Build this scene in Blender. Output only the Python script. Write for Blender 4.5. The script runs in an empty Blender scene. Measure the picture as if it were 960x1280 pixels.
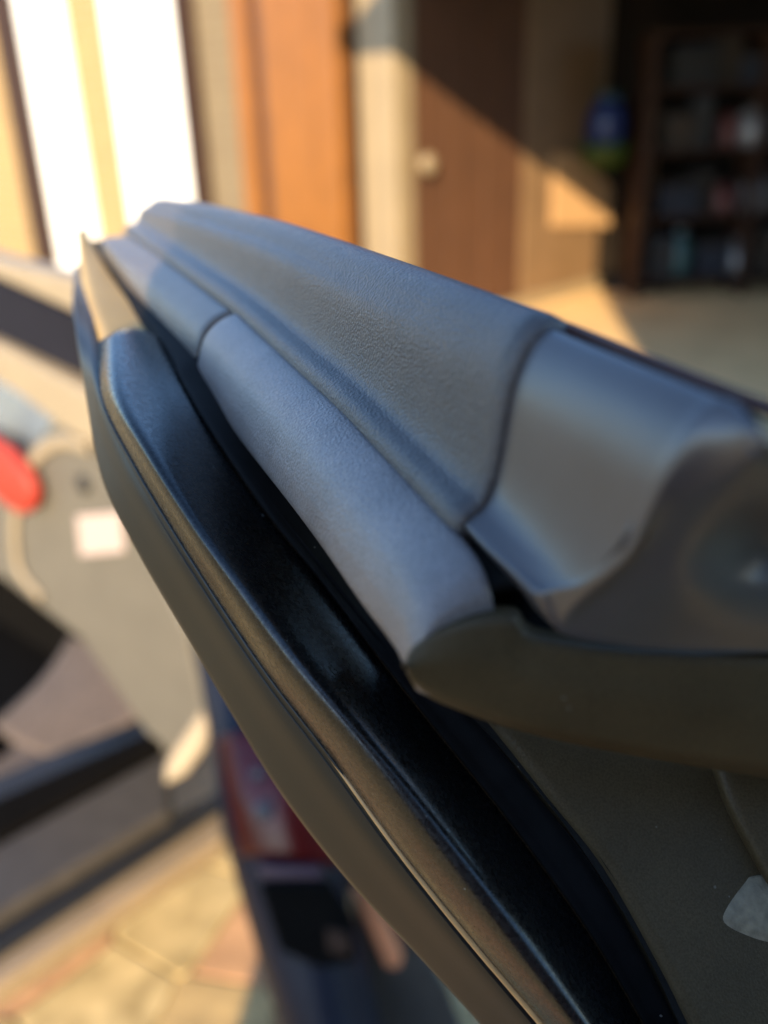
import bpy, bmesh, math, random
from mathutils import Vector, Matrix
random.seed(7)
R = math.radians
S = bpy.context.scene
C = S.collection

# ------------------------------------------------------------------ camera
CAM = Vector((0, 0, 1.45))
PITCH, ROLL, FPX, W, H = R(24), R(-1.9), 1100.0, 960.0, 1280.0
fw = Vector((0, math.cos(PITCH), -math.sin(PITCH)))
r0 = Vector((1, 0, 0)); u0 = r0.cross(fw)
rt = r0 * math.cos(ROLL) + u0 * math.sin(ROLL)
up = -r0 * math.sin(ROLL) + u0 * math.cos(ROLL)
cd = bpy.data.cameras.new('camera'); cam = bpy.data.objects.new('camera', cd); C.objects.link(cam)
M = Matrix((rt, up, -fw)).transposed().to_4x4(); M.translation = CAM
cam.matrix_world = M
cd.sensor_fit = 'VERTICAL'; cd.sensor_height = 24; cd.lens = 24 * FPX / H
cd.clip_start = 0.01; cd.clip_end = 500
SC = 0.70                                  # size of the door frame
cd.dof.use_dof = True; cd.dof.focus_distance = 0.384 * SC
cd.dof.aperture_fstop = 2.8; cd.dof.aperture_blades = 8
S.camera = cam

# ------------------------------------------------------------------ sky, sun, exposure
SUN_EL = R(20); SUN_TRAVEL = Vector((0.13, 0.99)).normalized()
w = bpy.data.worlds.new('World'); S.world = w; w.use_nodes = True
nt = w.node_tree
sky = nt.nodes.new('ShaderNodeTexSky'); sky.sky_type = 'NISHITA'; sky.sun_disc = False
sky.air_density = 1.0; sky.dust_density = .3; sky.ozone_density = 4
sky.sun_elevation = SUN_EL; sky.sun_rotation = math.atan2(-SUN_TRAVEL.x, -SUN_TRAVEL.y)
nt.links.new(sky.outputs[0], nt.nodes['Background'].inputs[0])
nt.nodes['Background'].inputs[1].default_value = 0.15
sd = bpy.data.lights.new('sun', 'SUN'); sd.energy = 3.0; sd.angle = R(0.5); sd.color = (1, .76, .46)
so = bpy.data.objects.new('sun', sd); C.objects.link(so)
sv = Vector((SUN_TRAVEL.x * math.cos(SUN_EL), SUN_TRAVEL.y * math.cos(SUN_EL), -math.sin(SUN_EL)))
so.rotation_euler = sv.to_track_quat('-Z', 'Y').to_euler(); so.location = (-2, -6, 6)
vs = S.view_settings; vs.view_transform = 'Standard'; vs.look = 'None'; vs.exposure = 1.9; vs.gamma = 1
S.render.resolution_x = 768; S.render.resolution_y = 1024

# ------------------------------------------------------------------ measuring helpers
def ray(x, y): return fw + rt * ((x - W / 2) / FPX) - up * ((y - H / 2) / FPX)
def at(x, y, d): return CAM + ray(x, y) * d
def onpl(x, y, p, n):
    q = ray(x, y); return CAM + q * ((p - CAM).dot(n) / q.dot(n))
AZ = R(-23.287)
D = Vector((math.sin(AZ), math.cos(AZ), 0)); N = Vector((math.cos(AZ), -math.sin(AZ), 0)); Z = Vector((0, 0, 1))
def P(t, u, v): return CAM + (D * t + N * u + Z * v) * SC      # along the door, outward, up
def interp(x, xs, ys):
    if x <= xs[0]: return ys[0]
    for i in range(len(xs) - 1):
        if x <= xs[i + 1]:
            k = (x - xs[i]) / (xs[i + 1] - xs[i]); return ys[i] + (ys[i + 1] - ys[i]) * k
    return ys[-1]
def cr(pts, m):
    """Catmull-Rom through pts, m samples per span"""
    out = []; n = len(pts)
    for i in range(n - 1):
        a, b, c, d = pts[max(i - 1, 0)], pts[i], pts[i + 1], pts[min(i + 2, n - 1)]
        for k in range(m):
            t = k / m
            out.append(0.5 * ((2 * b) + (c - a) * t + (2 * a - 5 * b + 4 * c - d) * t * t + (3 * b - a - 3 * c + d) * t ** 3))
    out.append(pts[-1].copy()); return out

# ------------------------------------------------------------------ object helpers
def tag(o, label=None, cat=None, group=None, kind=None):
    for k, v in (('label', label), ('category', cat), ('group', group), ('kind', kind)):
        if v: o[k] = v
    return o
def thing(name, label, cat, loc, group=None):
    o = bpy.data.objects.new(name, None); C.objects.link(o); o.location = loc
    return tag(o, label, cat, group)
def obj(name, bm, mat, parent=None, smooth=True, bevel=0, thick=0):
    me = bpy.data.meshes.new(name); bm.to_mesh(me); bm.free()
    if mat: me.materials.append(mat)
    if smooth:
        for p in me.polygons: p.use_smooth = True
    o = bpy.data.objects.new(name, me); C.objects.link(o)
    if parent:
        o.parent = parent
        root = parent
        o.location = -parent.location if parent.type == 'EMPTY' else (0, 0, 0)
    if thick:
        m = o.modifiers.new('thickness', 'SOLIDIFY'); m.thickness = thick; m.offset = -1
    if bevel:
        m = o.modifiers.new('edge', 'BEVEL'); m.width = bevel; m.segments = 2; m.limit_method = 'ANGLE'
    return o
def grid(rows, flip=False, bm=None):
    bm = bm or bmesh.new()
    V = [[bm.verts.new(p) for p in r] for r in rows]
    for i in range(len(V) - 1):
        for j in range(len(V[0]) - 1):
            f = (V[i][j], V[i][j + 1], V[i + 1][j + 1], V[i + 1][j])
            bm.faces.new(f[::-1] if flip else f)
    return bm
def face_cam(bm):
    """turn every normal of an open skin towards the near side"""
    bm.normal_update()
    s = sum((CAM - f.calc_center_median()).dot(f.normal) * f.calc_area() for f in bm.faces)
    if s < 0: bmesh.ops.reverse_faces(bm, faces=bm.faces[:])
    return bm
def loft(rows, ms=4, mr=3):
    """rows: cross-sections (each a list of points); smooth both ways"""
    a = [cr(r, mr) for r in rows]
    cols = [cr([a[i][j] for i in range(len(a))], ms) for j in range(len(a[0]))]
    return face_cam(grid(cols))
def box(c, ex, ey, ez, sx, sy, sz, bm=None):
    bm = bm or bmesh.new()
    vs = [bm.verts.new(c + ex * (sx * i / 2) + ey * (sy * j / 2) + ez * (sz * k / 2)) for i in (-1, 1) for j in (-1, 1) for k in (-1, 1)]
    for q in ((0, 1, 3, 2), (4, 6, 7, 5), (0, 4, 5, 1), (2, 3, 7, 6), (0, 2, 6, 4), (1, 5, 7, 3)):
        bm.faces.new([vs[i] for i in q])
    bmesh.ops.recalc_face_normals(bm, faces=bm.faces[:])
    return bm
def slab(pts, off, bm=None):
    """prism: outline pts pushed by vector off"""
    bm = bm or bmesh.new()
    a = [bm.verts.new(p) for p in pts]; b = [bm.verts.new(p + off) for p in pts]; n = len(pts)
    bm.faces.new(a); bm.faces.new(b[::-1])
    for i in range(n): bm.faces.new((a[i], b[i], b[(i + 1) % n], a[(i + 1) % n]))
    bmesh.ops.recalc_face_normals(bm, faces=bm.faces[:])
    return bm
def lathe(c, prof, seg=20, ax=Z, bm=None):
    bm = bm or bmesh.new()
    e1 = ax.orthogonal().normalized(); e2 = ax.cross(e1)
    rings = []
    for r, z in prof:
        rings.append([bm.verts.new(c + ax * z + (e1 * math.cos(2 * math.pi * k / seg) + e2 * math.sin(2 * math.pi * k / seg)) * max(r, 1e-4)) for k in range(seg)])
    for i in range(len(rings) - 1):
        for k in range(seg):
            bm.faces.new((rings[i][k], rings[i][(k + 1) % seg], rings[i + 1][(k + 1) % seg], rings[i + 1][k]))
    bm.faces.new(rings[0][::-1]); bm.faces.new(rings[-1])
    bmesh.ops.recalc_face_normals(bm, faces=bm.faces[:])
    return bm

# ------------------------------------------------------------------ materials
def mat(name, col, rough=.5, var=.12, vscale=8, bump=0, bscale=400, metal=0, spec=.5, rvar=0, rscale=60, coat=0, col2=None, bump2=0, b2scale=60, dust=0, grain=0, gscale=1150):
    m = bpy.data.materials.new(name); m.use_nodes = True; t = m.node_tree; n = t.nodes; L = t.links
    b = n['Principled BSDF']; b.inputs['Roughness'].default_value = rough; b.inputs['Metallic'].default_value = metal
    b.inputs['Specular IOR Level'].default_value = spec; b.inputs['Coat Weight'].default_value = coat
    tc = n.new('ShaderNodeTexCoord')
    nz = n.new('ShaderNodeTexNoise'); nz.inputs['Scale'].default_value = vscale; nz.inputs['Detail'].default_value = 6
    L.new(tc.outputs['Object'], nz.inputs['Vector'])
    rp = n.new('ShaderNodeValToRGB'); c2 = col2 or col
    rp.color_ramp.elements[0].position = .3; rp.color_ramp.elements[1].position = .7
    rp.color_ramp.elements[0].color = (*[x * (1 - var) for x in col], 1); rp.color_ramp.elements[1].color = (*[x * (1 + var) for x in c2], 1)
    L.new(nz.outputs[0], rp.inputs[0]); src = rp.outputs[0]
    if grain:
        gn = n.new('ShaderNodeTexNoise'); gn.inputs['Scale'].default_value = gscale; gn.inputs['Detail'].default_value = 2; L.new(tc.outputs['Object'], gn.inputs['Vector'])
        gm = n.new('ShaderNodeMapRange'); gm.inputs[1].default_value = .32; gm.inputs[2].default_value = .62; gm.inputs[3].default_value = 1 - grain; gm.inputs[4].default_value = 1 + grain * .35; L.new(gn.outputs[0], gm.inputs[0])
        vm = n.new('ShaderNodeVectorMath'); vm.operation = 'SCALE'; L.new(src, vm.inputs[0]); L.new(gm.outputs[0], vm.inputs['Scale']); src = vm.outputs[0]
        sm = n.new('ShaderNodeMath'); sm.operation = 'MULTIPLY'; sm.inputs[1].default_value = spec; L.new(gm.outputs[0], sm.inputs[0]); L.new(sm.outputs[0], b.inputs['Specular IOR Level'])
    if dust:
        d1 = n.new('ShaderNodeTexVoronoi'); d1.inputs['Scale'].default_value = 260; L.new(tc.outputs['Object'], d1.inputs['Vector'])
        d2 = n.new('ShaderNodeTexNoise'); d2.inputs['Scale'].default_value = 110; L.new(tc.outputs['Object'], d2.inputs['Vector'])
        g2 = n.new('ShaderNodeMapRange'); g2.inputs[1].default_value = .56; g2.inputs[2].default_value = .72; g2.inputs[3].default_value = -.02; g2.inputs[4].default_value = .13; g2.clamp = True; L.new(d2.outputs[0], g2.inputs[0])
        mu = n.new('ShaderNodeMath'); mu.operation = 'LESS_THAN'; L.new(d1.outputs[0], mu.inputs[0]); L.new(g2.outputs[0], mu.inputs[1])
        dr = n.new('ShaderNodeMath'); dr.operation = 'MULTIPLY'; dr.inputs[1].default_value = dust; L.new(mu.outputs[0], dr.inputs[0])
        mx = n.new('ShaderNodeMix'); mx.data_type = 'RGBA'; L.new(dr.outputs[0], mx.inputs[0]); L.new(src, mx.inputs[6]); mx.inputs[7].default_value = (.45, .42, .36, 1); src = mx.outputs[2]
    L.new(src, b.inputs['Base Color'])
    if rvar:
        n2 = n.new('ShaderNodeTexNoise'); n2.inputs['Scale'].default_value = rscale; n2.inputs['Detail'].default_value = 8; n2.inputs['Roughness'].default_value = .65
        L.new(tc.outputs['Object'], n2.inputs['Vector'])
        mr = n.new('ShaderNodeMapRange'); mr.inputs[1].default_value = .35; mr.inputs[2].default_value = .65
        mr.inputs[3].default_value = max(rough - rvar, .05); mr.inputs[4].default_value = min(rough + rvar, 1)
        L.new(n2.outputs[0], mr.inputs[0]); L.new(mr.outputs[0], b.inputs['Roughness'])
    nrm = None
    for st, scl in ((bump, bscale), (bump2, b2scale)):
        if st:
            n3 = n.new('ShaderNodeTexNoise'); n3.inputs['Scale'].default_value = scl; n3.inputs['Detail'].default_value = 3
            L.new(tc.outputs['Object'], n3.inputs['Vector'])
            bp = n.new('ShaderNodeBump'); bp.inputs['Strength'].default_value = st; bp.inputs['Distance'].default_value = .6 / scl
            L.new(n3.outputs[0], bp.inputs['Height'])
            if nrm: L.new(nrm, bp.inputs['Normal'])
            nrm = bp.outputs[0]
    if nrm: L.new(nrm, b.inputs['Normal'])
    return m
def brick_mat(name, c1, c2, mortar):
    m = bpy.data.materials.new(name); m.use_nodes = True; t = m.node_tree; n = t.nodes; L = t.links
    b = n['Principled BSDF']; b.inputs['Roughness'].default_value = .85
    uv = n.new('ShaderNodeUVMap'); bk = n.new('ShaderNodeTexBrick'); L.new(uv.outputs[0], bk.inputs['Vector'])
    bk.inputs['Scale'].default_value = 1; bk.inputs['Brick Width'].default_value = .24; bk.inputs['Row Height'].default_value = .08; bk.inputs['Mortar Size'].default_value = .007
    bk.inputs['Color1'].default_value = (*c1, 1); bk.inputs['Color2'].default_value = (*c2, 1); bk.inputs['Mortar'].default_value = (*mortar, 1)
    L.new(bk.outputs[0], b.inputs['Base Color'])
    bp = n.new('ShaderNodeBump'); bp.invert = True; bp.inputs['Strength'].default_value = .6; bp.inputs['Distance'].default_value = .006; L.new(bk.outputs[1], bp.inputs['Height']); L.new(bp.outputs[0], b.inputs['Normal'])
    return m
m_rail = mat('grained black plastic', (.044, .036, .032), .34, .14, 60, bump=1.0, bscale=1150, grain=.20, gscale=1500, spec=.65, rvar=.03, rscale=300, dust=.25)
m_mid = mat('dusty grained grey plastic', (.17, .147, .136), .34, .12, 60, bump=1.0, bscale=1150, grain=.26, gscale=1500, spec=.7, rvar=.03, rscale=300, dust=.3)
m_far = mat('grained plastic with painted warm reflection', (.105, .085, .068), .40, .14, 60, bump=.5, bscale=1150, spec=.6)
m_cap = mat('smooth black plastic', (.044, .037, .036), .34, .12, 50, bump=.25, bscale=1250, spec=.85)
m_end = mat('dark olive plastic', (.054, .036, .016), .5, .14, 40, grain=.2, gscale=1500, bump=.4, bscale=1250, spec=.18, dust=.15)
m_seal = mat('worn black rubber', (.007, .0065, .006), .27, .2, 90, grain=.22, gscale=900, bump=.13, bscale=2800, spec=.5, rvar=.09, rscale=500, dust=.3)
m_flange = mat('matte black rubber', (.008, .0075, .007), .75, .2, 90, bump=.3, bscale=1300, spec=.1, dust=.4)
m_strip = mat('grey satin paint', (.012, .0105, .0075), .45, .06, 30, bump=.1, bscale=1500, spec=.4)
m_seal_sunlit = mat('seal tinted as sunlit gold', (.46, .30, .10), .5, .06, 20, bump=.1, bscale=1500, spec=.15)
m_glint = mat('pale painted glint', (.17, .135, .085), .6, .3, 300, bump=.6, bscale=1100, spec=.3)
m_edge_glint = mat('painted amber edge glint', (.50, .27, .10), .35, .15, 60, spec=.8)
m_bead = mat('dark brown lip paint', (.06, .025, .018), .45, .2, 40, bump=.05, bscale=900, spec=.2)
m_steel = mat('brushed steel', (.16, .15, .115), .5, .3, 300, bump=.8, bscale=900, metal=.2)
m_body = mat('dark blue car paint', (.009, .011, .020), .5, .1, 10, spec=.2)
m_lens = mat('red lamp plastic', (.065, .003, .003), .28, .15, 40, spec=.3)
m_lens_clear = mat('pale lamp bulb cover', (.035, .034, .045), .4, .1, 40)
m_amber = mat('amber reflector plastic', (.75, .28, .12), .35, .1, 40)
m_black = mat('black plastic', (.010, .010, .010), .5, .2, 40, bump=.1, bscale=800)
m_void = mat('black felt lining', (.004, .0035, .003), .95, .2, 40, spec=.05)
m_trim = mat('beige grey interior trim', (.108, .098, .078), .6, .06, 14, bump=.2, bscale=900)
m_trimlt = mat('pale beige interior trim', (.26, .21, .14), .55, .05, 14, bump=.2, bscale=900)
m_trimdk = mat('dark blue grey ledge', (.012, .012, .018), .7, .1, 14, bump=.2, bscale=900, spec=.1)
m_carpet = mat('brown grey carpet', (.10, .075, .06), .95, .2, 60, bump=.6, bscale=500)
m_sill = mat('scuffed grey sill plate', (.055, .047, .038), .5, .15, 30, bump=.2, bscale=500, rvar=.1, spec=.3)
m_sillb = mat('bronze sill paint', (.25, .18, .10), .4, .1, 20, coat=.3)
m_glass = mat('blue grey window', (.16, .20, .24), .12, .15, 6, coat=.5)
m_red = mat('red strap webbing', (.33, .03, .015), .6, .1, 200, bump=.3, bscale=900)
m_paper = mat('white pink sticker', (.42, .36, .33), .5, .08, 60, col2=(.42, .32, .29))
m_ground = mat('sandy paving joint', (.42, .32, .15), .95, .15, 12, bump=.5, bscale=150)
m_st = [mat('yellow sandstone', (.50, .36, .15), .9, .26, 16, bump=.4, bscale=120, col2=(.55, .41, .19)),
        mat('ochre sandstone', (.48, .33, .14), .9, .25, 18, bump=.4, bscale=120),
        mat('pinkish sandstone', (.52, .29, .14), .9, .25, 14, bump=.4, bscale=120)]
m_floor = mat('pale concrete', (.80, .54, .25), .9, .12, 3, bump=.3, bscale=60)
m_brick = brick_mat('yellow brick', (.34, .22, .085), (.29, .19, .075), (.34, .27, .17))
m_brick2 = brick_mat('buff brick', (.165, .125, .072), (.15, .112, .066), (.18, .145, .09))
m_white = mat('white gloss paint', (.82, .81, .77), .35, .03, 4)
m_cream = mat('cream paint', (.26, .20, .12), .5, .06, 5, bump=.1, bscale=80)
m_dkwood = mat('dark brown stained wood', (.035, .017, .010), .6, .25, 12, spec=.2)
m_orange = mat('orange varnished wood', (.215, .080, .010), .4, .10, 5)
m_orange_shade = mat('orange wood darkened as shade', (.07, .03, .014), .5, .15, 5)
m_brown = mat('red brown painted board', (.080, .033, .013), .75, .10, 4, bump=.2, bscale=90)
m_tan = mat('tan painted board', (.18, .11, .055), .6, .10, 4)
m_card = mat('bare cardboard', (.46, .28, .13), .85, .05, 5)
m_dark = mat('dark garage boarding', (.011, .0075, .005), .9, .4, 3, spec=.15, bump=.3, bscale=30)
m_roof = mat('dark roof felt', (.05, .045, .04), .9, .2, 4)

# ------------------------------------------------------------------ ground
bm = bmesh.new(); q = 150
n_ = 30
ground = obj('driveway', grid([[Vector((-q + 2 * q * i / n_, -q + 2 * q * j / n_, 0)) for j in range(n_ + 1)] for i in range(n_ + 1)], True), m_ground, smooth=False)
ground['kind'] = 'structure'
# irregular paving stones between the car and the open door
seeds = []
x0_, x1_, y0_, y1_ = -1.5, .55, .15, 2.1
tries = 0
while len(seeds) < 95 and tries < 20000:
    tries += 1
    c = Vector((random.uniform(x0_, x1_), random.uniform(y0_, y1_)))
    if all((c - s).length > .165 for s in seeds): seeds.append(c)
for i, s in enumerate(seeds):
    poly = [Vector((s.x - .25, s.y - .25)), Vector((s.x + .25, s.y - .25)), Vector((s.x + .25, s.y + .25)), Vector((s.x - .25, s.y + .25))]
    for o2 in seeds:
        if o2 is s or (o2 - s).length > .6: continue
        mid = (s + o2) / 2; nn = (o2 - s).normalized(); out = []
        for k in range(len(poly)):
            a, b = poly[k], poly[(k + 1) % len(poly)]
            da = (a - mid).dot(nn) + .004; db = (b - mid).dot(nn) + .004
            if da <= 0: out.append(a)
            if (da <= 0) != (db <= 0): out.append(a + (b - a) * (da / (da - db)))
        poly = out
        if len(poly) < 3: break
    if len(poly) < 3: continue
    hz = .008 + random.uniform(-.003, .003)
    bm = slab([Vector((p.x, p.y, hz)) for p in poly], Vector((0, 0, -hz)))
    obj('paving_stone', bm, random.choice([m_st[0], m_st[0], m_st[1], m_st[2]]), ground, smooth=False, bevel=.002)

# ------------------------------------------------------------------ house and garage
J = Vector((.14, 6.1, 0)); FT = Vector((-.745, .667, 0)); FN = Vector((-.667, -.745, 0)); IW = Vector((.69, .72, 0)).normalized(); IN = Vector((IW.y, -IW.x, 0))
house = thing('house', 'sunlit brick house with a white door and an open dark garage beyond the car door', 'house', J)
def fs(px):                       # distance along the facade for an image column
    p = onpl(px, 200, J, FN); return (p - J).dot(FT)
def fbox(name, pa, pb, z0, z1, out, dep, mt, parent=house, bevel=.006):
    a, b = fs(pa), fs(pb)
    c = J + FT * ((a + b) / 2) + FN * (out - dep / 2); c.z = (z0 + z1) / 2
    return obj(name, box(c, FT, FN, Z, abs(a - b), dep, z1 - z0), mt, parent, smooth=False, bevel=bevel)
def fwall(name, pa, pb, z0, z1, mt, out=0, dep=.3, parent=house):
    o = fbox(name, pa, pb, z0, z1, out, dep, mt, parent, 0)
    uv = o.data.uv_layers.new()
    for l in o.data.loops:
        p = o.data.vertices[l.vertex_index].co; uv.data[l.index].uv = ((p - J).dot(FT) + (p - J).dot(FN), p.z)
    return o
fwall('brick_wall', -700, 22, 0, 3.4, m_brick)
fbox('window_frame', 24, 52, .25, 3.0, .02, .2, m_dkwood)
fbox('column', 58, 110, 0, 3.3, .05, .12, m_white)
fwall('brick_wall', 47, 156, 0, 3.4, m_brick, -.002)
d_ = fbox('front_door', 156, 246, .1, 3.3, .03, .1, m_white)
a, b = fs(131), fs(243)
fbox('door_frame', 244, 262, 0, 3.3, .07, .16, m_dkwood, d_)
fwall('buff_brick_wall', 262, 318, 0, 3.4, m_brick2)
leaf = fbox('garage_door_leaf', 314, 448, .06, 3.2, .06, .06, m_orange_shade)  # darker backing paints the shadow stripe between the boards
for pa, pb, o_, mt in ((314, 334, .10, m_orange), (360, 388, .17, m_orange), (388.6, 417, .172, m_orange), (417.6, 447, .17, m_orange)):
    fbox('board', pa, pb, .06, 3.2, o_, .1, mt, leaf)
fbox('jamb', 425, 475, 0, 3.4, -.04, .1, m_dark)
fbox('garage_post', 452, 496, 0, 3.0, .02, .22, m_cream, bevel=.03)
fbox('plinth', -200, 262, 0, .16, .12, .3, m_cream)
# oblique side wall of the garage: boards, each of its own
def wbox(name, a, b, z0, z1, out, dep, mt, parent, bevel=.005):
    c = J + IW * ((a + b) / 2) + IN * (out - dep / 2); c.z = (z0 + z1) / 2
    return obj(name, box(c, IW, IN, Z, b - a, dep, z1 - z0), mt, parent, smooth=False, bevel=bevel)
def ws(px): return (onpl(px, 250, J, IN) - J).dot(IW)
gw = wbox('garage_side_wall', ws(512), ws(752), 0, 3.2, -.03, .15, m_dark, house, 0)
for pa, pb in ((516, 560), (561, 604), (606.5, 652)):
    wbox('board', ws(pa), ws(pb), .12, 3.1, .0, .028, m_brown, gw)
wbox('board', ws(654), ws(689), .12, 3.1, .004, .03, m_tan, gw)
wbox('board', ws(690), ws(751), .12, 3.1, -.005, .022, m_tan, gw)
wbox('skirting', ws(512), ws(752), 0, .12, .03, .06, m_cream, gw)
kp = onpl(524, 205, J, IN)
obj('knob', lathe(kp, [(.02, 0), (.022, .03), (.055, .045), (.068, .075), (.055, .105), (.02, .115)], 20, IN), m_cream, gw)
cb = thing('cardboard_sheet', 'tan cardboard sheet fixed high on the far end of the brown garage wall', 'cardboard', onpl(728, 285, J + IN * .03, IN))
obj('sheet', slab([onpl(x, y, J + IN * .03, IN) for x, y in ((690, 283), (694, 190), (722, 194), (764, 232), (763, 283))], -IN * .02), m_card, cb, smooth=False, bevel=.003)
E0 = J + IW * ws(752)
bw = box(E0 + Vector((3.0, .25, 1.6)), Vector((1, 0, 0)), Vector((0, 1, 0)), Z, 6.4, .2, 3.2)
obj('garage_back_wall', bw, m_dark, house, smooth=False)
obj('garage_ceiling', slab([J + Z * 3.1 + FN * .1, J + IW * 4 + Z * 3.1, J + IW * 4 + Vector((5, 0, 3.1)), J - FT * 4 + Z * 3.1 + FN * .1], Z * .15), m_roof, house, smooth=False)
obj('garage_floor', slab([J + Z * .01, E0 + Z * .01, E0 + Vector((5.5, 0, .01)), J - FT * 5 + Z * .01], -Z * .05), m_floor, house, smooth=False)
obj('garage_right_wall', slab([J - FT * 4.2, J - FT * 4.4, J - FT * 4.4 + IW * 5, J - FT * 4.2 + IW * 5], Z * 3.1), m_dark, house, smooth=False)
obj('header', slab([J - FT * .05 + Z * 2.5, J - FT * 6 + Z * 2.5, J - FT * 6 + Z * 3.5, J - FT * .05 + Z * 3.5], -FN * .12), m_cream, house, smooth=False)
# canopy over the garage mouth: its front edge throws the slanting shade on the boards
cz = 2.55; q_ = (cz - 1.82) / math.tan(SUN_EL) * 1.0
run = q_ * abs(Vector((SUN_TRAVEL.x, SUN_TRAVEL.y, 0)).dot(FN))
obj('canopy', slab([J - FT * .72 + Z * cz, J + FN * run - FT * .72 + Z * cz, J + FN * run - FT * 5 + Z * cz, J - FT * 5 + Z * cz], Z * .12), m_roof, house, smooth=False)

# things along the dark back wall
def gp(px, py, y): return onpl(px, py, Vector((0, y, 0)), Vector((0, 1, 0)))
YB = E0.y - .02
sh = thing('shelf_unit', 'dark shelving with clutter against the back wall of the garage', 'shelf', gp(880, 350, YB - .3) * 1)
sh.location.z = 0
X_, Y_ = Vector((1, 0, 0)), Vector((0, 1, 0))
xa, xb = gp(800, 200, YB - .3).x, gp(1040, 200, YB - .3).x
for x in (xa, (xa + xb) / 2 + .1, xb): obj('upright', box(Vector((x, YB - .3, 1.0)), X_, Y_, Z, .06, .4, 2.0), m_dkwood, sh, smooth=False, bevel=.004)
for z in (.15, .65, 1.15, 1.6, 1.98): obj('shelf_board', box(Vector(((xa + xb) / 2, YB - .3, z)), X_, Y_, Z, xb - xa, .42, .035), m_dkwood, sh, smooth=False, bevel=.004)
m_blue = mat('blue plastic', (.010, .02, .085), .4); m_green = mat('green plastic', (.03, .07, .012), .5); m_grey = mat('grey tin', (.2, .19, .19), .35, metal=.4)
m_redp = mat('dull red plastic', (.10, .025, .018), .5); m_teal = mat('dark teal plastic', (.03, .08, .08), .4)
p = gp(755, 205, YB - .25)
g = thing('green_tub', 'green plastic tub hooked on the back wall below a blue bag', 'tub', p)
obj('tub', lathe(p - Z * .02, [(.15, 0), (.20, .12), (.21, .12), (.21, .14)], 20), m_green, g)
obj('rim', lathe(p + Z * .12, [(.20, 0), (.22, .01), (.22, .03), (.2, .035)], 20), m_green, g)
p = gp(757, 185, YB - .25)
b_ = thing('blue_bag', 'blue bag stuffed upright in the green tub on the garage wall', 'bag', p)
obj('sack', lathe(p, [(.13, 0), (.17, .1), (.16, .25), (.10, .36), (.05, .40)], 14), m_blue, b_)
obj('tie', lathe(p + Z * .36, [(.09, 0), (.1, .02), (.09, .04)], 14), m_teal, b_)
def tin(name, label, cat, px, z, r, h, mt, cap, capname='lid'):
    x = gp(px, 200, YB - .3).x; p = Vector((x, YB - .32, z + .0176))
    t = thing(name, label, cat, p)
    obj('container', lathe(p, [(r * .95, 0), (r, .01), (r, h * .75), (r * .5, h * .9), (r * .45, h)], 18), mt, t)
    obj(capname, lathe(p + Z * h, [(r * .5, 0), (r * .52, h * .06), (r * .4, h * .1)], 18), cap, t)
tin('bottle', 'fat pale grey bottle on the upper shelf of the dark shelving', 'bottle', 935, 1.15, .15, .30, m_grey, m_black)
tin('bottle', 'dull red bottle standing beside the grey bottle on the shelving', 'bottle', 905, 1.15, .09, .26, m_redp, m_black)
tin('jerrycan', 'squat grey can on the middle shelf below the bottles', 'can', 948, .65, .14, .28, m_grey, m_redp)
tin('jerrycan', 'red can on the middle shelf left of the squat grey can', 'can', 908, .65, .11, .22, m_redp, m_black)
tin('flask', 'dark teal flask on the lowest shelf in the garage', 'flask', 860, .15, .10, .35, m_teal, m_grey)
tin('paint_tin', 'grey paint tin low down on the shelving in the garage', 'tin', 935, .15, .12, .26, m_grey, m_grey)

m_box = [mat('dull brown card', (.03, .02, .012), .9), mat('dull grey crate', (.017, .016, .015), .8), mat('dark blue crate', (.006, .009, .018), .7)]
rb = random.Random(4)
for px_, z, w_, h_, k in ((842, 1.15, .22, .24, 0), (868, 1.15, .16, .36, 1), (848, .65, .30, .22, 2), (880, .65, .14, .30, 0), (836, .15, .20, .30, 1), (900, .15, .26, .24, 2), (968, 1.15, .2, .3, 1),
                          (850, 1.6, .34, .26, 1), (890, 1.6, .2, .32, 0), (935, 1.6, .42, .2, 2), (972, .65, .24, .3, 0), (975, .15, .3, .34, 0)):
    p = Vector((gp(px_, 200, YB - .3).x, YB - .3 + rb.uniform(-.06, .04), z + .0185)); an = rb.uniform(-.2, .2)
    ex, ey = Vector((math.cos(an), math.sin(an), 0)), Vector((-math.sin(an), math.cos(an), 0))
    lv = {1.6: 'highest shelf', 1.15: 'second highest shelf', .65: 'third highest shelf', .15: 'lowest shelf'}[z]
    od = {842: 'leftmost', 848: 'leftmost', 836: 'leftmost', 850: 'leftmost', 868: 'second', 880: 'second', 900: 'second', 890: 'second'}.get(px_, 'rightmost')
    t = thing('storage_box', '%s %s, the %s box on the %s of the dark garage unit' % (('dull brown', 'grey', 'dark blue')[k], ('box', 'crate', 'crate')[k], od, lv), 'box', p, 'dim boxes on the garage shelves')
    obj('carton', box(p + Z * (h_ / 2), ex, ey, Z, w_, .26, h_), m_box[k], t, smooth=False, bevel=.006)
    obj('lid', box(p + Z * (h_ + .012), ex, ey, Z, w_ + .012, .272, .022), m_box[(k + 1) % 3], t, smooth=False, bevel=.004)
for px_, tl, nm in ((790, .10, 'broom standing against the back wall nearest the cardboard'), (818, -.06, 'broom standing against the back wall nearest the shelving')):
    p = Vector((gp(px_, 300, YB - .12).x, YB - .14, .011))
    t = thing('broom', nm, 'broom', p)
    obj('broom_head', box(p + Z * .06, X_, Y_, Z, .34, .07, .12), m_box[1], t, smooth=False, bevel=.01)
    obj('handle', lathe(p + Z * .11, [(.014, 0), (.014, 1.35), (.010, 1.37)], 10, Vector((tl, .04, 1)).normalized()), m_tan, t)
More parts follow.
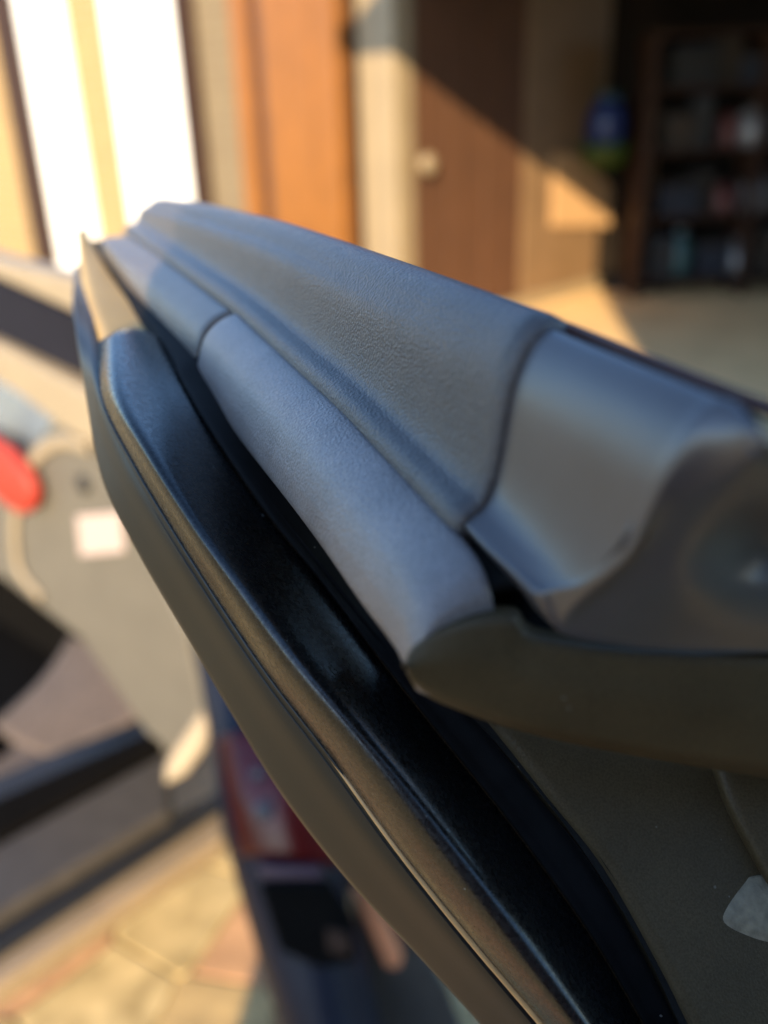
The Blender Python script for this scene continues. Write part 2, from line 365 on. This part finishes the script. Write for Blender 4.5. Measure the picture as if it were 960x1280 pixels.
# added out of view to cast shade: a pier and a house behind the viewer
shade_block = thing('unseen_shade_block', 'added unseen pier standing behind the viewer', 'shade_block', (.17, -.75, 0))
bp = box(Vector((.172, -.75, .86)), X_, Y_, Z, .796, .4, 1.72)
m_shade_block = mat('dark red pier brick', (.13, .06, .045), .9, .3, 9)
obj('shaft', bp, m_shade_block, shade_block, smooth=False, bevel=.01)
obj('base', box(Vector((-.14, -.77, .70)), X_, Y_, Z, .72, .42, 1.4), m_shade_block, shade_block, smooth=False, bevel=.01)  # widened and raised to keep sun off the tail lamp
obj('coping', box(Vector((.172, -.75, 1.76)), X_, Y_, Z, .836, .48, .08), m_cream, shade_block, smooth=False, bevel=.01)
nb = thing('shade_house', 'plain house added out of view behind the viewer to cast shade', 'house', (4.2, -4.5, 0))  # added out of view; its left edge shades the floor on the right
obj('wall', box(Vector((4.05, -4.5, 2.1)), X_, Y_, Z, 7.0, 3, 4.2), m_cream, nb, smooth=False)
obj('roof', slab([Vector((.5, -6.2, 4.2)), Vector((7.3, -6.2, 4.2)), Vector((7.3, -4.5, 5.1)), Vector((.5, -4.5, 5.1))], Z * .1), m_roof, nb, smooth=False)

# ------------------------------------------------------------------ the car (rear corner, side wall, loading sill)
CE1 = Vector((.66, .75, 0)).normalized(); CE2 = Vector((-CE1.y, CE1.x, 0))
SZ = .30
Cn = onpl(262, 960, Vector((0, 0, SZ)), Z); Cn.z = 0
car = thing('car', 'dark blue car with beige interior and its door swung open close to the viewer', 'car', Cn)
def wp(x, y, o=0): return onpl(x, y, Cn - CE1 * o, CE1)         # on the side wall of the load space
def wslab(name, pts, o, th, mt, parent=car, bevel=.006):
    return obj(name, slab([wp(x, y, o) for x, y in pts], CE1 * th), mt, parent, smooth=False, bevel=bevel)
def hp(x, y, z): return onpl(x, y, Vector((0, 0, z)), Z)
panel = wslab('trim_panel', [(-160, 690), (-160, 520), (0, 585), (55, 540), (118, 520), (165, 640), (232, 790), (262, 900), (205, 950), (100, 800), (0, 722)], .02, .04, m_trim, bevel=.012)
for (x, y, r_, mt, nm) in ((105, 605, .013, m_black, 'screw_hole'),):
    obj(nm, lathe(wp(x, y, .022), [(r_ * 1.5, 0), (r_ * 1.5, .003), (r_, .003), (r_, .0035)], 16, -CE1), mt, panel)
rib = []
cv = cr([wp(x, y, .026) for x, y in ((112, 560), (78, 552), (48, 568), (26, 610), (18, 660), (24, 712), (52, 748))], 6)
for i, p in enumerate(cv):
    tg = (cv[min(i + 1, len(cv) - 1)] - cv[max(i - 1, 0)]).normalized(); e2 = tg.cross(CE1)
    rib.append([p + (e2 * math.cos(math.pi * q / 8) - CE1 * .5 * math.sin(math.pi * q / 8)) * .014 for q in range(9)])
obj('panel_rib', face_cam(grid(rib)), m_trimlt, panel, thick=.004)
wslab('sticker', [(95, 645), (150, 640), (155, 690), (100, 695)], .0245, .003, m_paper, panel, .001)
wslab('window', [(-160, 420), (-20, 470), (70, 520), (20, 600), (0, 640), (-160, 600)], -.03, .01, m_glass)
obj('red_strap', slab([wp(x, y, .06) for x, y in ((-60, 528), (-20, 545), (8, 565), (30, 594), (40, 618), (37, 638), (24, 645), (6, 634), (-14, 614), (-60, 588))], CE1 * .03), m_red, car, smooth=True, bevel=.012)
wslab('pillar_trim', [(-200, 355), (0, 432), (112, 492), (124, 560), (90, 545), (0, 478), (-200, 390)], .05, .06, m_trimlt, bevel=.01)
wslab('window_ledge', [(-200, 290), (0, 352), (110, 402), (114, 478), (0, 424), (-200, 350)], .03, .05, m_trimdk, bevel=.008)
wslab('roof_trim', [(-200, 265), (0, 325), (100, 350), (106, 398), (0, 350), (-200, 290)], .045, .05, m_trimlt, bevel=.01)
# hollow below the panel and the load floor
wslab('wheel_housing', [(-200, 640), (0, 715), (100, 795), (205, 945), (190, 1000), (-200, 1300)], -.12, .05, m_void, bevel=.004)
obj('load_floor', slab([hp(x, y, SZ - .10) for x, y in ((205, 915), (-160, 1095), (-160, 1015), (0, 948), (70, 885), (130, 858), (215, 850))], -Z * .03), m_carpet, car, smooth=False, bevel=.004)
hump = loft([[hp(x, y, SZ - .1) + Z * h for x, y, h in row] for row in (
    [(-10, 905, 0), (60, 860, .04), (120, 800, .10), (170, 780, .14)],
    [(20, 930, 0), (110, 880, .05), (180, 830, .10), (235, 800, .13)],
    [(60, 945, 0), (160, 915, .02), (220, 880, .05), (262, 850, .08)])], 5, 5)
obj('footwell_lining', slab([hp(x, y, SZ - .14) for x, y in ((-260, 760), (0, 770), (120, 830), (70, 900), (-260, 1080))], -Z * .03), m_void, car, smooth=False)
obj('wheel_arch_cover', hump, m_carpet, car, thick=.006)
def sillrun(name, y0a, y1a, xa, y0b, y1b, xb, z, th, mt, bev=.006):
    return obj(name, slab([hp(xa, y0a, z), hp(xa, y1a, z), hp(xb, y1b, z), hp(xb, y0b, z)], -Z * th), mt, car, smooth=False, bevel=bev)
sillrun('sill_seal', 1065, 1135, -160, 905, 930, 203, SZ + .012, .03, m_void, .01)
sillrun('sill_plate', 1140, 1235, -160, 936, 1012, 212, SZ, .05, m_sill, .01)
sillrun('bumper_gap', 1235, 1290, -160, 985, 1005, 275, SZ - .03, .05, m_black, .008)
sillrun('bumper', 1270, 1335, -160, 995, 1045, 282, SZ - .05, .05, m_sillb, .015)
curl = [at(x, y, 1.62) for x, y in ((203, 985), (205, 955), (232, 915), (252, 885), (264, 905), (258, 935), (232, 970))]
obj('sill_end_cover', slab(curl, fw * .05), m_trimlt, car, smooth=False, bevel=.012)
# rear corner with the lamp
KC = 1.6
corner = loft([[at(x, y, d * KC) for x, y, d in row] for row in (
    [(240, 800, .98), (252, 805, .95), (300, 830, .94), (400, 850, .97), (520, 860, 1.05)],
    [(258, 900, .93), (268, 900, .90), (320, 905, .88), (420, 915, .91), (540, 930, 1.0)],
    [(280, 1040, .90), (292, 1040, .865), (340, 1045, .845), (400, 1050, .87), (440, 1085, .93)],
    [(318, 1180, .88), (332, 1180, .845), (375, 1180, .83), (420, 1180, .84), (455, 1185, .89)],
    [(352, 1290, .87), (366, 1290, .835), (400, 1290, .82), (440, 1290, .83), (480, 1290, .88)],
    [(390, 1420, .86), (402, 1420, .83), (430, 1420, .82), (480, 1420, .82), (520, 1420, .86)])], 5, 4)
body = obj('body', corner, m_body, car, thick=.03)
lamp = loft([[at(x, y, d * KC) for x, y, d in row] for row in (
    [(272, 925, .885), (290, 915, .865), (345, 920, .86), (390, 940, .88)],
    [(284, 1000, .862), (304, 995, .842), (360, 1000, .835), (410, 1010, .85)],
    [(300, 1070, .85), (325, 1072, .835), (375, 1075, .83), (425, 1085, .84)])], 5, 5)
lens = obj('tail_lamp', lamp, m_lens, car, thick=.02)
for x, y, r_ in ((330, 1014, .016), (322, 968, .011)):
    obj('bulb_cover', lathe(at(x, y, (.834 if y > 1000 else .842) * KC), [(r_, .0), (r_ * .9, .003), (r_ * .5, .004)], 16, -fw), m_lens_clear, lens)
obj('lamp_bezel', slab([at(x, y, .822 * KC) for x, y in ((318, 1082), (400, 1086), (404, 1100), (330, 1102))], fw * .02), mat('plum plastic', (.05, .02, .03), .4), lens, smooth=False, bevel=.004)
obj('bumper_recess', slab([at(x, y, .812 * KC) for x, y in ((322, 1106), (410, 1104), (440, 1150), (446, 1205), (400, 1212), (350, 1190))], fw * .02), m_void, car, smooth=False, bevel=.006)
obj('hook_cover', slab([at(x, y, .806 * KC) for x, y in ((408, 1160), (436, 1168), (438, 1196), (410, 1190))], fw * .006), m_dkwood, car, smooth=False, bevel=.004)
obj('reflector', slab([at(x, y, .90 * KC) for x, y in ((438, 1112), (466, 1112), (504, 1196), (500, 1212), (484, 1212))], fw * .02), m_amber, car, smooth=False, bevel=.006)
obj('side_skirt', slab([at(x, y, .93 * KC) for x, y in ((430, 1080), (480, 1100), (560, 1240), (620, 1400), (480, 1400), (450, 1200))], fw * .03), m_sill, car, smooth=False, bevel=.008)

# ------------------------------------------------------------------ the open door
def pd(x, y, d): return at(x, y, d * SC)
# pillar face (the door's own panel) lies in the slope of the rear pillar
p0 = P(.222, .194, -.293); pn = (D * -.75 - N * .1 + Z * .62).normalized()
def pf(x, y, o=0): return onpl(x, y, p0 + pn * (o * SC), pn)
face = loft([[pf(x, y) for x, y in row] for row in (
    [(520, 760), (600, 770), (700, 780), (850, 800), (1000, 820), (1150, 840)],
    [(570, 850), (650, 855), (760, 865), (880, 880), (1010, 900), (1180, 920)],
    [(622, 912), (700, 915), (800, 925), (900, 940), (1020, 960), (1200, 990)],
    [(692, 1000), (770, 1000), (850, 1010), (930, 1020), (1050, 1040), (1240, 1080)],
    [(760, 1085), (830, 1085), (900, 1090), (970, 1100), (1080, 1120), (1280, 1160)],
    [(828, 1205), (890, 1205), (950, 1205), (1010, 1210), (1120, 1230), (1320, 1260)],
    [(868, 1285), (930, 1285), (990, 1285), (1050, 1290), (1160, 1300), (1360, 1320)],
    [(935, 1420), (990, 1420), (1050, 1420), (1120, 1420), (1220, 1420), (1400, 1420)])], 4, 3)
door = obj('car_door', face, m_end, car, thick=.012)
door['label'] = 'open car door seen along the top edge of its black plastic frame'
def dobj(name, bm, mt, **k): return obj(name, bm, mt, door, **k)
# raised cover at the right edge of the pillar, and a pale patch painting a glint
cov = loft([[pf(x, y, o) for x, y, o in row] for row in (
    [(881, 935, -.002), (889, 935, .006), (916, 935, .009), (986, 940, .009), (1136, 960, .005)],
    [(901, 1000, -.002), (910, 1000, .006), (936, 1000, .009), (1006, 1010, .009), (1166, 1030, .005)],
    [(931, 1060, -.002), (940, 1060, .006), (966, 1060, .009), (1036, 1070, .009), (1186, 1090, .005)],
    [(971, 1130, -.002), (980, 1130, .006), (1006, 1130, .009), (1066, 1140, .009), (1216, 1150, .005)])], 5, 4)
dobj('pillar_cover', cov, m_end, thick=.004)
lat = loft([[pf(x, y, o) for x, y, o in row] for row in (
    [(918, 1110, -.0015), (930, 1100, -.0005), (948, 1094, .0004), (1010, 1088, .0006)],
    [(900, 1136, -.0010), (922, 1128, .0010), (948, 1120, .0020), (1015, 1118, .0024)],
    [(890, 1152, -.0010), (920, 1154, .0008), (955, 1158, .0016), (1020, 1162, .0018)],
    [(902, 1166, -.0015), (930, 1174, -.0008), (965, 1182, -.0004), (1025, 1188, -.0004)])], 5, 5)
dobj('glint_patch', lat, m_glint, thick=.004)  # pale colour stands for a bright glint on the pillar

# seal and strip stations: strip edge, seal left, seal right, flange edge, depth
ST = [((93, 395), (122, 428), (197, 421), (262, 400), .53),
      ((108, 500), (127, 496), (226, 478), (305, 465), .455),
      ((128, 600), (168, 580), (266, 545), (350, 530), .413),
      ((172, 690), (225, 676), (330, 640), (420, 620), .392),
      ((236, 800), (285, 770), (400, 727), (500, 740), .383),
      ((290, 893), (341, 852), (472, 822), (565, 848), .376),
      ((352, 993), (415, 948), (551, 922), (624, 913), .371),
      ((432, 1097), (500, 1064), (640, 1034), (715, 1022), .367),
      ((520, 1192), (592, 1178), (735, 1166), (806, 1160), .363),
      ((602, 1282), (682, 1284), (806, 1284), (866, 1282), .360),
      ((690, 1385), (775, 1400), (890, 1420), (935, 1420), .357)]
BUL = ((0, .0135), (.045, .0055), (.11, -.006), (.19, -.0125), (.28, -.0125), (.42, -.005), (.62, .008), (.82, .022), (1, .034))
def mix(a, b, f): return (a[0] + (b[0] - a[0]) * f, a[1] + (b[1] - a[1]) * f)
BUL2 = ((0, .0135), (.05, .0055), (.13, -.0015), (.23, -.0080), (.34, -.0115), (.47, -.0100), (.64, .002), (.82, .020), (1, .034))
def sealrow(l, r, d, k=1.0, w_=0.0):
    row = [pd(*mix(l, r, f + (f2 - f) * w_), d + (o + (o2 - o) * w_) * k) for (f, o), (f2, o2) in zip(BUL, BUL2)]
    return row
rows = [sealrow(s[1], s[2], s[4], 1.0, max(0, min(1, (i - 2.5) / 4))) for i, s in enumerate(ST)]
# arched upper end of the seal
c0 = [pd(*mix(ST[0][1], ST[0][2], f), ST[0][4] + o) for f, o in BUL]
for i, (f, o) in enumerate(BUL):
    rows[0][i] = pd(*(Vector(mix(ST[0][1], ST[0][2], f)) + Vector((0, -14 * math.sin(math.pi * f)))), ST[0][4] + o)
dobj('seal', loft(rows, 8, 4), m_seal, thick=.004)
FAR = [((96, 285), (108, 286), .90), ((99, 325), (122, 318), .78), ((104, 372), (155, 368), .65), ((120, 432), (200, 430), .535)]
dobj('seal_end', loft([sealrow(l, r, d + .006, .8) for l, r, d in FAR], 8, 4), m_seal_sunlit, thick=.004)  # gold colour paints warm sunlight onto the far seal
# flat strip left of the seal
rows = []
for s in ST:
    l, e, d = s[1], s[0], s[4]
    nx = Vector(e) - Vector(l); ln = nx.length; nx /= ln
    k = min(1, ln / 60)
    def q2(px, dd): v = Vector(l) + nx * px; return pd(v.x, v.y, d + dd)
    rows.append([q2(-5, .019), q2(-1.5, .0142), q2(2.5, .0137), q2(6 * k, .0155), q2(ln * .3, .020), q2(ln * .6, .032), q2(ln * .9, .043), q2(ln * .98, .047), q2(ln, .054), q2(ln * .9, .075), q2(ln * .5, .085)])
ex = [[pd(x, y, d) for x, y, d in ((112, 330, .80), (108, 330, .79), (105, 330, .79), (102, 330, .79), (99, 331, .80), (97, 331, .81), (95, 332, .82), (94, 332, .82), (93, 332, .83), (95, 332, .86), (97, 332, .87))]]
dobj('inner_strip', loft(ex + rows, 8, 3), m_strip, thick=.003)
bd = []
for s_ in ST[4:]:
    l, e = Vector(s_[1]), Vector(s_[0]); nx = (e - l).normalized()
    a = l + nx * .5; bd.append(pd(a.x, a.y, s_[4] + .0140))
bd = cr(bd, 8)
for i in range(len(bd)): bd[i] = bd[i] + (bd[i] - CAM).normalized() * (.0022 * SC * max(0, 1 - i / 26))
ring = []
for i, p in enumerate(bd):
    tg = (bd[min(i + 1, len(bd) - 1)] - bd[max(i - 1, 0)]).normalized(); e1 = tg.cross(fw).normalized(); e2 = tg.cross(e1)
    k = .0013 * min(1, .12 + i / 34)
    ring.append([p + (e1 * math.cos(2 * math.pi * q / 10) + e2 * math.sin(2 * math.pi * q / 10)) * k for q in range(11)])
bb = grid(ring); bmesh.ops.remove_doubles(bb, verts=bb.verts[:], dist=1e-7); bmesh.ops.recalc_face_normals(bb, faces=bb.faces[:])
dobj('edge_glint', bb, m_edge_glint)  # bead whose amber colour paints a highlight along the strip
# dark channel and flange right of the seal
rows = []
for i, s in enumerate(ST):
    r, e, d = s[2], s[3], s[4]
    back = .05 if i < 5 else .02
    a = pd(*mix(r, e, -.12), d + .040); b = pd(*r, d + .036); 
    row = [a, b, pd(*mix(r, e, .05), d + .030), pd(*mix(r, e, .3), d + .028 + back * .2), pd(*mix(r, e, .6), d + .02 + back * .5), pd(*mix(r, e, .9), d + .02 + back * .6)]
    row.append(pf(*e) if i >= 5 else pd(*e, d + .02 + back))
    row.append(pf(*mix(r, e, 1.12), -.012) if i >= 5 else pd(*mix(r, e, 1.3), d + .03 + back))
    rows.append(row)
rows.insert(0, [pd(x, y, d) for x, y, d in ((104, 300, .93), (108, 300, .93), (112, 300, .93), (122, 300, .93), (134, 300, .94), (146, 300, .94), (150, 300, .95), (156, 300, .96))])
dobj('seal_flange', loft(rows, 6, 3), m_flange, thick=.004)

# top rail, mid rail
def vS(t): return interp(t, [.13, .15, .24, .34, .5, .7, .9], [-.068, -.066, -.062, -.059, -.055, -.057, -.064])
def vC(t): return interp(t, [.14, .19, .2, .2065, .24, .338, .5, .73, .9], [-.134, -.1348, -.1338, -.1318, -.125, -.111, -.097, -.090, -.087])
def vM(t): return interp(t, [.2, .2155, .235, .277, .31, .4, .478, .53, .64, .79, .92], [-.157, -.155, -.152, -.149, -.1435, -.1375, -.131, -.130, -.124, -.104, -.095])
def railprof(t):
    s, c = vS(t), vC(t); h = s - c
    return [(.172, s - .05), (.186, s - .03), (.181, s - .014), (.172, s - .006), (.163, s - .001), (.158, s - .003), (.1535, s - .009), (.1495, s - .3 * h), (.1470, s - .52 * h), (.1450, s - .70 * h), (.1425, s - .84 * h), (.1388, s - .93 * h), (.1345, c + .030 * h), (.1315, c - .001), (.1308, c - .014)]
def midprof(t, k=1.0):
    c, m_ = vC(t), vM(t)
    a = Vector((.1275, c - .002)); b = Vector((.1020, m_ + .007)); n2 = Vector((b.y - a.y, a.x - b.x)).normalized()
    if n2.x > 0: n2 = -n2
    pts = [Vector((.130, c - .016)), Vector((.1300, c - .006))]
    for fx, fy in ((0, 0), (.30, .07), (.58, .23), (.83, .52), (1, 1)): pts.append(Vector((a.x + (b.x - a.x) * fx, a.y + (b.y - a.y) * fy)))
    pts += [Vector((.1008, m_ + .001)), Vector((.1005, m_ - .006)), Vector((.104, m_ - .013)), Vector((.114, m_ - .020))]
    cen = Vector((.118, (c + m_) / 2 - .012))
    return [tuple(cen + (p - cen) * k) for p in pts]
def sweep(prof, ts, ms=3, mr=3):
    return loft([[P(t, u, v) for u, v in prof(t)] for t in ts], ms, mr)
def shrink(prof, t, k, low=False):
    pr = prof(t); cx = sum(p[0] for p in pr) / len(pr); cy = min(p[1] for p in pr)
    return [(cx + (u - cx) * k, cy + (v - cy) * k) for u, v in pr]
ts = [.2425, .26, .30, .34, .39, .45, .52, .60, .68, .76, .83, .87]
rows = [[P(t, u, v) for u, v in railprof(t)] for t in ts] + [[P(t, u, v) for u, v in shrink(railprof, t, k)] for t, k in ((.895, .97), (.915, .86), (.925, .62), (.928, .3))]
rows.insert(0, [P(.2412, u + .001, v - .0022) for u, v in railprof(.2425)])
dobj('top_rail', loft(rows, 4, 3), m_rail, thick=.003)
def capprof(t):
    p = railprof(t); p[-1] = (.137, vC(t) - .008); p[0] = (.1855, vS(t) - .024); p[1] = (.1845, vS(t) - .018)
    s_, c_ = vS(t), vC(t); h = s_ - c_; k = max(0, min(1, (.232 - t) / .04)); k = k * k * (3 - 2 * k)
    blunt = {8: (.1475, s_ - .50 * h), 9: (.1458, s_ - .66 * h), 10: (.1436, s_ - .80 * h), 11: (.1410, s_ - .90 * h), 12: (.1378, s_ - .965 * h), 13: (.1345, c_ - .000), 14: (.137, c_ - .008)}
    for q, b in blunt.items(): p[q] = mix(p[q], b, k)
    return p
def tE(x): return interp(x, [500, 520, 640, 800, 960, 1150], [.2125, .2125, .2025, .187, .172, .158])
def pt_t(x, y, t):
    q3 = ray(x, y); return CAM + q3 * (t * SC / q3.dot(D))
# corner cap: same section, then turned round the oblique end with a hollow in it
def ridge(j):   # t of the oblique end for profile point j (top short of the viewer, bottom further)
    return interp(j, [0, 4, 6, 9, 12, 14], [.150, .1475, .150, .162, .188, .196])
nP = len(capprof(.2))
rows = [[P(.2402, u + .001, v - .0022) for u, v in capprof(.2385)]]
for f in (0, .2, .4, .58, .72, .82, .89):
    rd = max(0, f - .78) ** 2 * .02          # the face rolls over towards the oblique end
    rows.append([P(.2385 + (ridge(j) - .2385) * f, capprof(.2385 + (ridge(j) - .2385) * f)[j][0] + rd, capprof(.2385 + (ridge(j) - .2385) * f)[j][1] - rd * .3) for j in range(nP)])
last = [(ridge(j), *capprof(ridge(j))[j]) for j in range(nP)]
tops = [(955, 549, .1452), (975, 562, .1455), (1000, 580, .147), (1030, 602, .149), (1060, 625, .152), (1100, 650, .156), (1160, 690, .164)]
bots = [(698, 789, .1935), (752, 802, .188), (800, 809, .1835), (855, 812, .179), (915, 814, .1745), (985, 816, .170), (1080, 820, .165)]
def rowy(p):
    q = p - CAM; return H / 2 - FPX * q.dot(up) / q.dot(fw)
ry = [rowy(P(ridge(j), *capprof(ridge(j))[j])) for j in range(nP)]
for k, (a, b) in enumerate(zip(tops, bots)):
    row = []
    for j in range(nP):
        g = max(0, min(1, (ry[j] - ry[4]) / (ry[13] - ry[4]))) if j > 4 else 0
        x, y, t = [a[q] + (b[q] - a[q]) * g for q in range(3)]
        t += -.0035 * math.sin(math.pi * g) * min(1, .35 + k * .4)
        t += .013 * math.exp(-((x - 960) / 62) ** 2 - ((y - 685) / 48) ** 2)
        if j > 13: t += .006; y -= 3
        if j < 4: t += .003 * (4 - j); y += 2 * (4 - j)
        row.append(pt_t(x, y, t))
    rows.append(row)
dobj('corner_cap', loft(rows, 4, 3), m_cap, thick=.003)
core = []
for t in (.1, .14, .17, .19, .205, .22, .25, .3, .4, .5, .6, .75, .9):
    c_ = vC(max(t, .2)) - .012
    core.append([P(t, u, v) for u, v in ((.122, c_ - .03), (.126, c_ - .012), (.1295, c_ - .002), (.138, c_), (.16, c_ - .004), (.185, c_ - .015), (.20, c_ - .045))])
core = [r for r in core if True]
dobj('frame_core', loft(core[5:], 3, 2), m_flange, thick=.003)
cr2 = []
for x in (585, 610, 650, 700, 780, 860, 960, 1080):
    e = interp(x, [500, 520, 640, 800, 960, 1150], [.222, .2135, .2025, .187, .172, .158]) + .009
    col = []
    for y in (690, 735, 760, 790, 812, 826):
        q3 = ray(x, y); col.append(CAM + q3 * ((e + (826 - y) * .00025 + max(0, 650 - x) * .0002) * SC / q3.dot(D)))
    cr2.append(col)
dobj('frame_core', loft(cr2, 3, 3), m_flange, thick=.003)
# thin painted lip just beyond the top edge
bl = bmesh.new(); path = []
for i in range(40):
    t = .14 + (.62 - .14) * i / 39
    u = .1715; v = vS(t) * u / .1615 + .0012; path.append(P(t, u, v))
ring = []
for p in path: ring.append([p + (N * math.cos(a) + Z * math.sin(a)) * (.0022 * SC) for a in [2 * math.pi * k / 8 for k in range(8)]])
bl = grid([r + [] for r in ring]); bmesh.ops.remove_doubles(bl, verts=bl.verts[:], dist=1e-6)
dobj('paint_lip', face_cam(bl), m_bead, thick=.001)
# mid rail, nearer length with a rounded end
rows = [[P(.503, u, v) for u, v in midprof(.5, .93)]] + [[P(t, u, v) for u, v in midprof(t)] for t in (.499, .485, .44, .39, .34, .30, .265, .24, .2285)]
for t, dz, du in ((.2225, -.0008, .0), (.2185, -.0028, .0), (.2158, -.006, .0005), (.2140, -.010, .001), (.2134, -.017, .001)):
    rows.append([P(t + .008 * max(0, (j - 7) / 3), u + (du if j > 5 else 0), v + dz * (1.25 - .9 * min(1, j / 8))) for j, (u, v) in enumerate(midprof(max(t, .2155)))])
dobj('mid_rail', loft(rows, 5, 3), m_mid, thick=.003)
rows = [[P(t, u, v) for u, v in midprof(t, k)] for t, k in ((.5125, .86), (.516, .955), (.53, .965), (.58, .97), (.65, .97), (.73, .97), (.80, .97), (.86, .95), (.89, .8), (.9, .5))]
dobj('mid_rail', loft(rows, 5, 3), m_far, thick=.003)  # warm tint paints the reflection of the sunlit house
# end trim under the cap
top = [(508, 822), (517, 806), (545, 786), (590, 770), (640, 768), (665, 792), (760, 808), (860, 814), (960, 816), (1100, 822)]
bot = [(509, 842), (519, 858), (537, 871), (562, 883), (605, 899), (650, 913), (730, 932), (850, 954), (960, 972), (1120, 1000)]
rows = []
for a, b in zip(top, bot):
    row = [pt_t(a[0] + 3, a[1] - 10, tE(a[0]) + .016)]
    for f, o in ((0, .005), (.08, .0015), (.25, 0), (.5, -.0015), (.75, -.001), (.89, .0), (.96, .003), (1, .008)):
        m2 = mix(a, b, f); row.append(pt_t(*m2, tE(m2[0]) + o))
    m2 = mix(a, b, 1.0); row.append(pt_t(m2[0] + 2, m2[1] - 1, tE(m2[0]) + .012)); row.append(pt_t(m2[0] + 4, m2[1] - 20, tE(m2[0]) + .05))
    rows.append(row)
dobj('end_trim', loft(rows, 4, 3), m_end, thick=.002)
